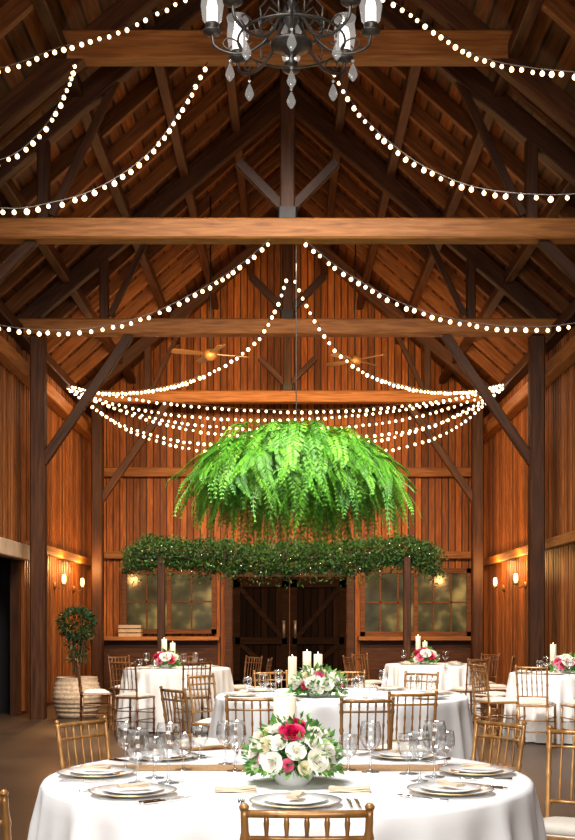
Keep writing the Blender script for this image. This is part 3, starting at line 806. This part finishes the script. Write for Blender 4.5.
for k in range(NA):
    a=2*math.pi*k/NA
    ctl=[Vector((r,0,z)) for r,z in((.03,.16),(.09,.10),(.14,.02),(.22,-.03),(.31,-.035),(.385,.0),(.40,.06))]
    pts=[(v.x*math.cos(a),v.x*math.sin(a),v.z) for v in catmull(ctl,6)]
    b=MB(); b.tube(pts,.008,8)
    ctl=[Vector((r,0,z)) for r,z in((.24,-.03),(.27,.02),(.32,.04),(.345,.01),(.32,-.015),(.30,.0))]
    b.tube([(v.x*math.cos(a),v.x*math.sin(a),v.z) for v in catmull(ctl,5)],.0045,6)
    ctl=[Vector((r,0,z)) for r,z in((.12,.05),(.17,.08),(.22,.06),(.22,.01),(.19,.02))]
    b.tube([(v.x*math.cos(a),v.x*math.sin(a),v.z) for v in catmull(ctl,5)],.0045,6)
    b.obj('arm',M_iron,True,e)
    c=T((.40*math.cos(a),.40*math.sin(a),0))
    b=MB(); b.lathe([(0,.05),(.018,.055),(.046,.065),(.05,.073),(.028,.08),(.024,.09),(.036,.10),(.036,.11),(0,.11)],18,M=c); b.obj('candle_cup',M_iron,True,e)
    b=MB(); b.lathe([(.03,.111),(.048,.13),(.058,.2),(.052,.26),(.06,.29)],20,M=c); b.obj('glass_chimney',M_chimney,True,e)
    b=MB(); b.lathe([(0,.111),(.028,.112),(.028,.20),(.02,.235),(.0,.25)],14,M=c); b.obj('candle_lamp',M_hshade,True,e)
def drop(hook):
    b=MB(); b.lathe([(0,-.095),(.009,-.088),(.021,-.070),(.024,-.056),(.015,-.028),(.004,-.005),(0,-.003)],8); b.lathe([(0,.0),(.008,.007),(.008,.012),(0,.02)],6)
    b.tube([(0,0,.018),(0,0,.02+hook)],.0018,4,1); return b.mesh('crystal_drop',[M_crystal,M_iron],False)
dmA=drop(.03)
for k in range(8):
    a=2*math.pi*k/8
    place('crystal_drop',dmA,e,T((.31*math.cos(a),.31*math.sin(a),-.085)))
place('crystal_drop',dmA,e,T((0,0,-.12)))
b=MB()
z=.58; i=0
while z<4.25:
    M=T((0,0,z))@RZ(math.pi/2*(i%2))
    pts=[(.016*math.cos(t*math.pi/5),0,.03*math.sin(t*math.pi/5)) for t in range(11)]
    b.tube(pts,.004,5,0,M); z+=.05; i+=1
b.obj('chain',M_iron,True,e,kind='stuff')

# ------------------------------------------------ lights
def area(name,loc,target,sx,sy,en,col,spread=180):
    l=bpy.data.lights.new(name,'AREA'); l.shape='RECTANGLE'; l.size=sx; l.size_y=sy; l.energy=en; l.color=col; l.spread=math.radians(spread)
    o=bpy.data.objects.new(name,l); COL.objects.link(o); o.location=loc
    o.rotation_euler=(Vector(target)-Vector(loc)).to_track_quat('-Z','Y').to_euler(); return o
area('front_fill',(0,-2.5,3.0),(0,8,1.4),5,2.5,200,(1,.95,.89),150)  # unseen fill added behind the camera, standing in for daylight
area('table_fill',(-1.2,2.6,5.4),(0,4.8,.7),2.2,1.6,150,(1,.98,.95),110)  # fill added above the frame to brighten the near table
area('hall_fill',(0,8.6,6.5),(0,11.6,.6),3.5,1.2,360,(1,.96,.9),110)  # unseen fill put in above the frame for the middle tables
WARM=(1,.58,.26)
area('roof_fill',(0,8.3,5.2),(0,8.6,9),5,1.5,48,WARM)  # warm fills added to light the roof from below, no fixtures there
area('roof_fill',(0,13.7,5.5),(0,13.8,9),5,2,44,WARM)
area('roof_fill',(0,18.0,5.5),(0,18.1,9),5,2,36,WARM)
area('back_wall_fill',(0,16.0,5.0),(0,22,2.8),5.5,.4,420,(1,.62,.28),140)  # added fill, turned away from the camera, brightens the back wall
area('mid_fill',(0,11.9,5.1),(0,16.0,.6),5.5,.4,290,(1,.84,.66),130)  # added fill facing away from the camera, for the back tables
w=bpy.data.worlds.new('world'); bpy.context.scene.world=w; w.use_nodes=True
bg=w.node_tree.nodes['Background']; bg.inputs[0].default_value=(1,.92,.84,1); bg.inputs[1].default_value=.62

# ------------------------------------------------ camera
cam=bpy.data.cameras.new('camera'); co=bpy.data.objects.new('camera',cam); COL.objects.link(co)
co.location=(0,0,CH); co.rotation_euler=(math.pi/2,0,0)
cam.sensor_fit='AUTO'; cam.sensor_width=36; cam.lens=F/840*36
cam.shift_y=200/840.0; cam.shift_x=0
cam.clip_start=.05; cam.clip_end=200
bpy.context.scene.camera=co
bpy.context.scene.view_settings.view_transform='Standard'
bpy.context.scene.view_settings.look='None'
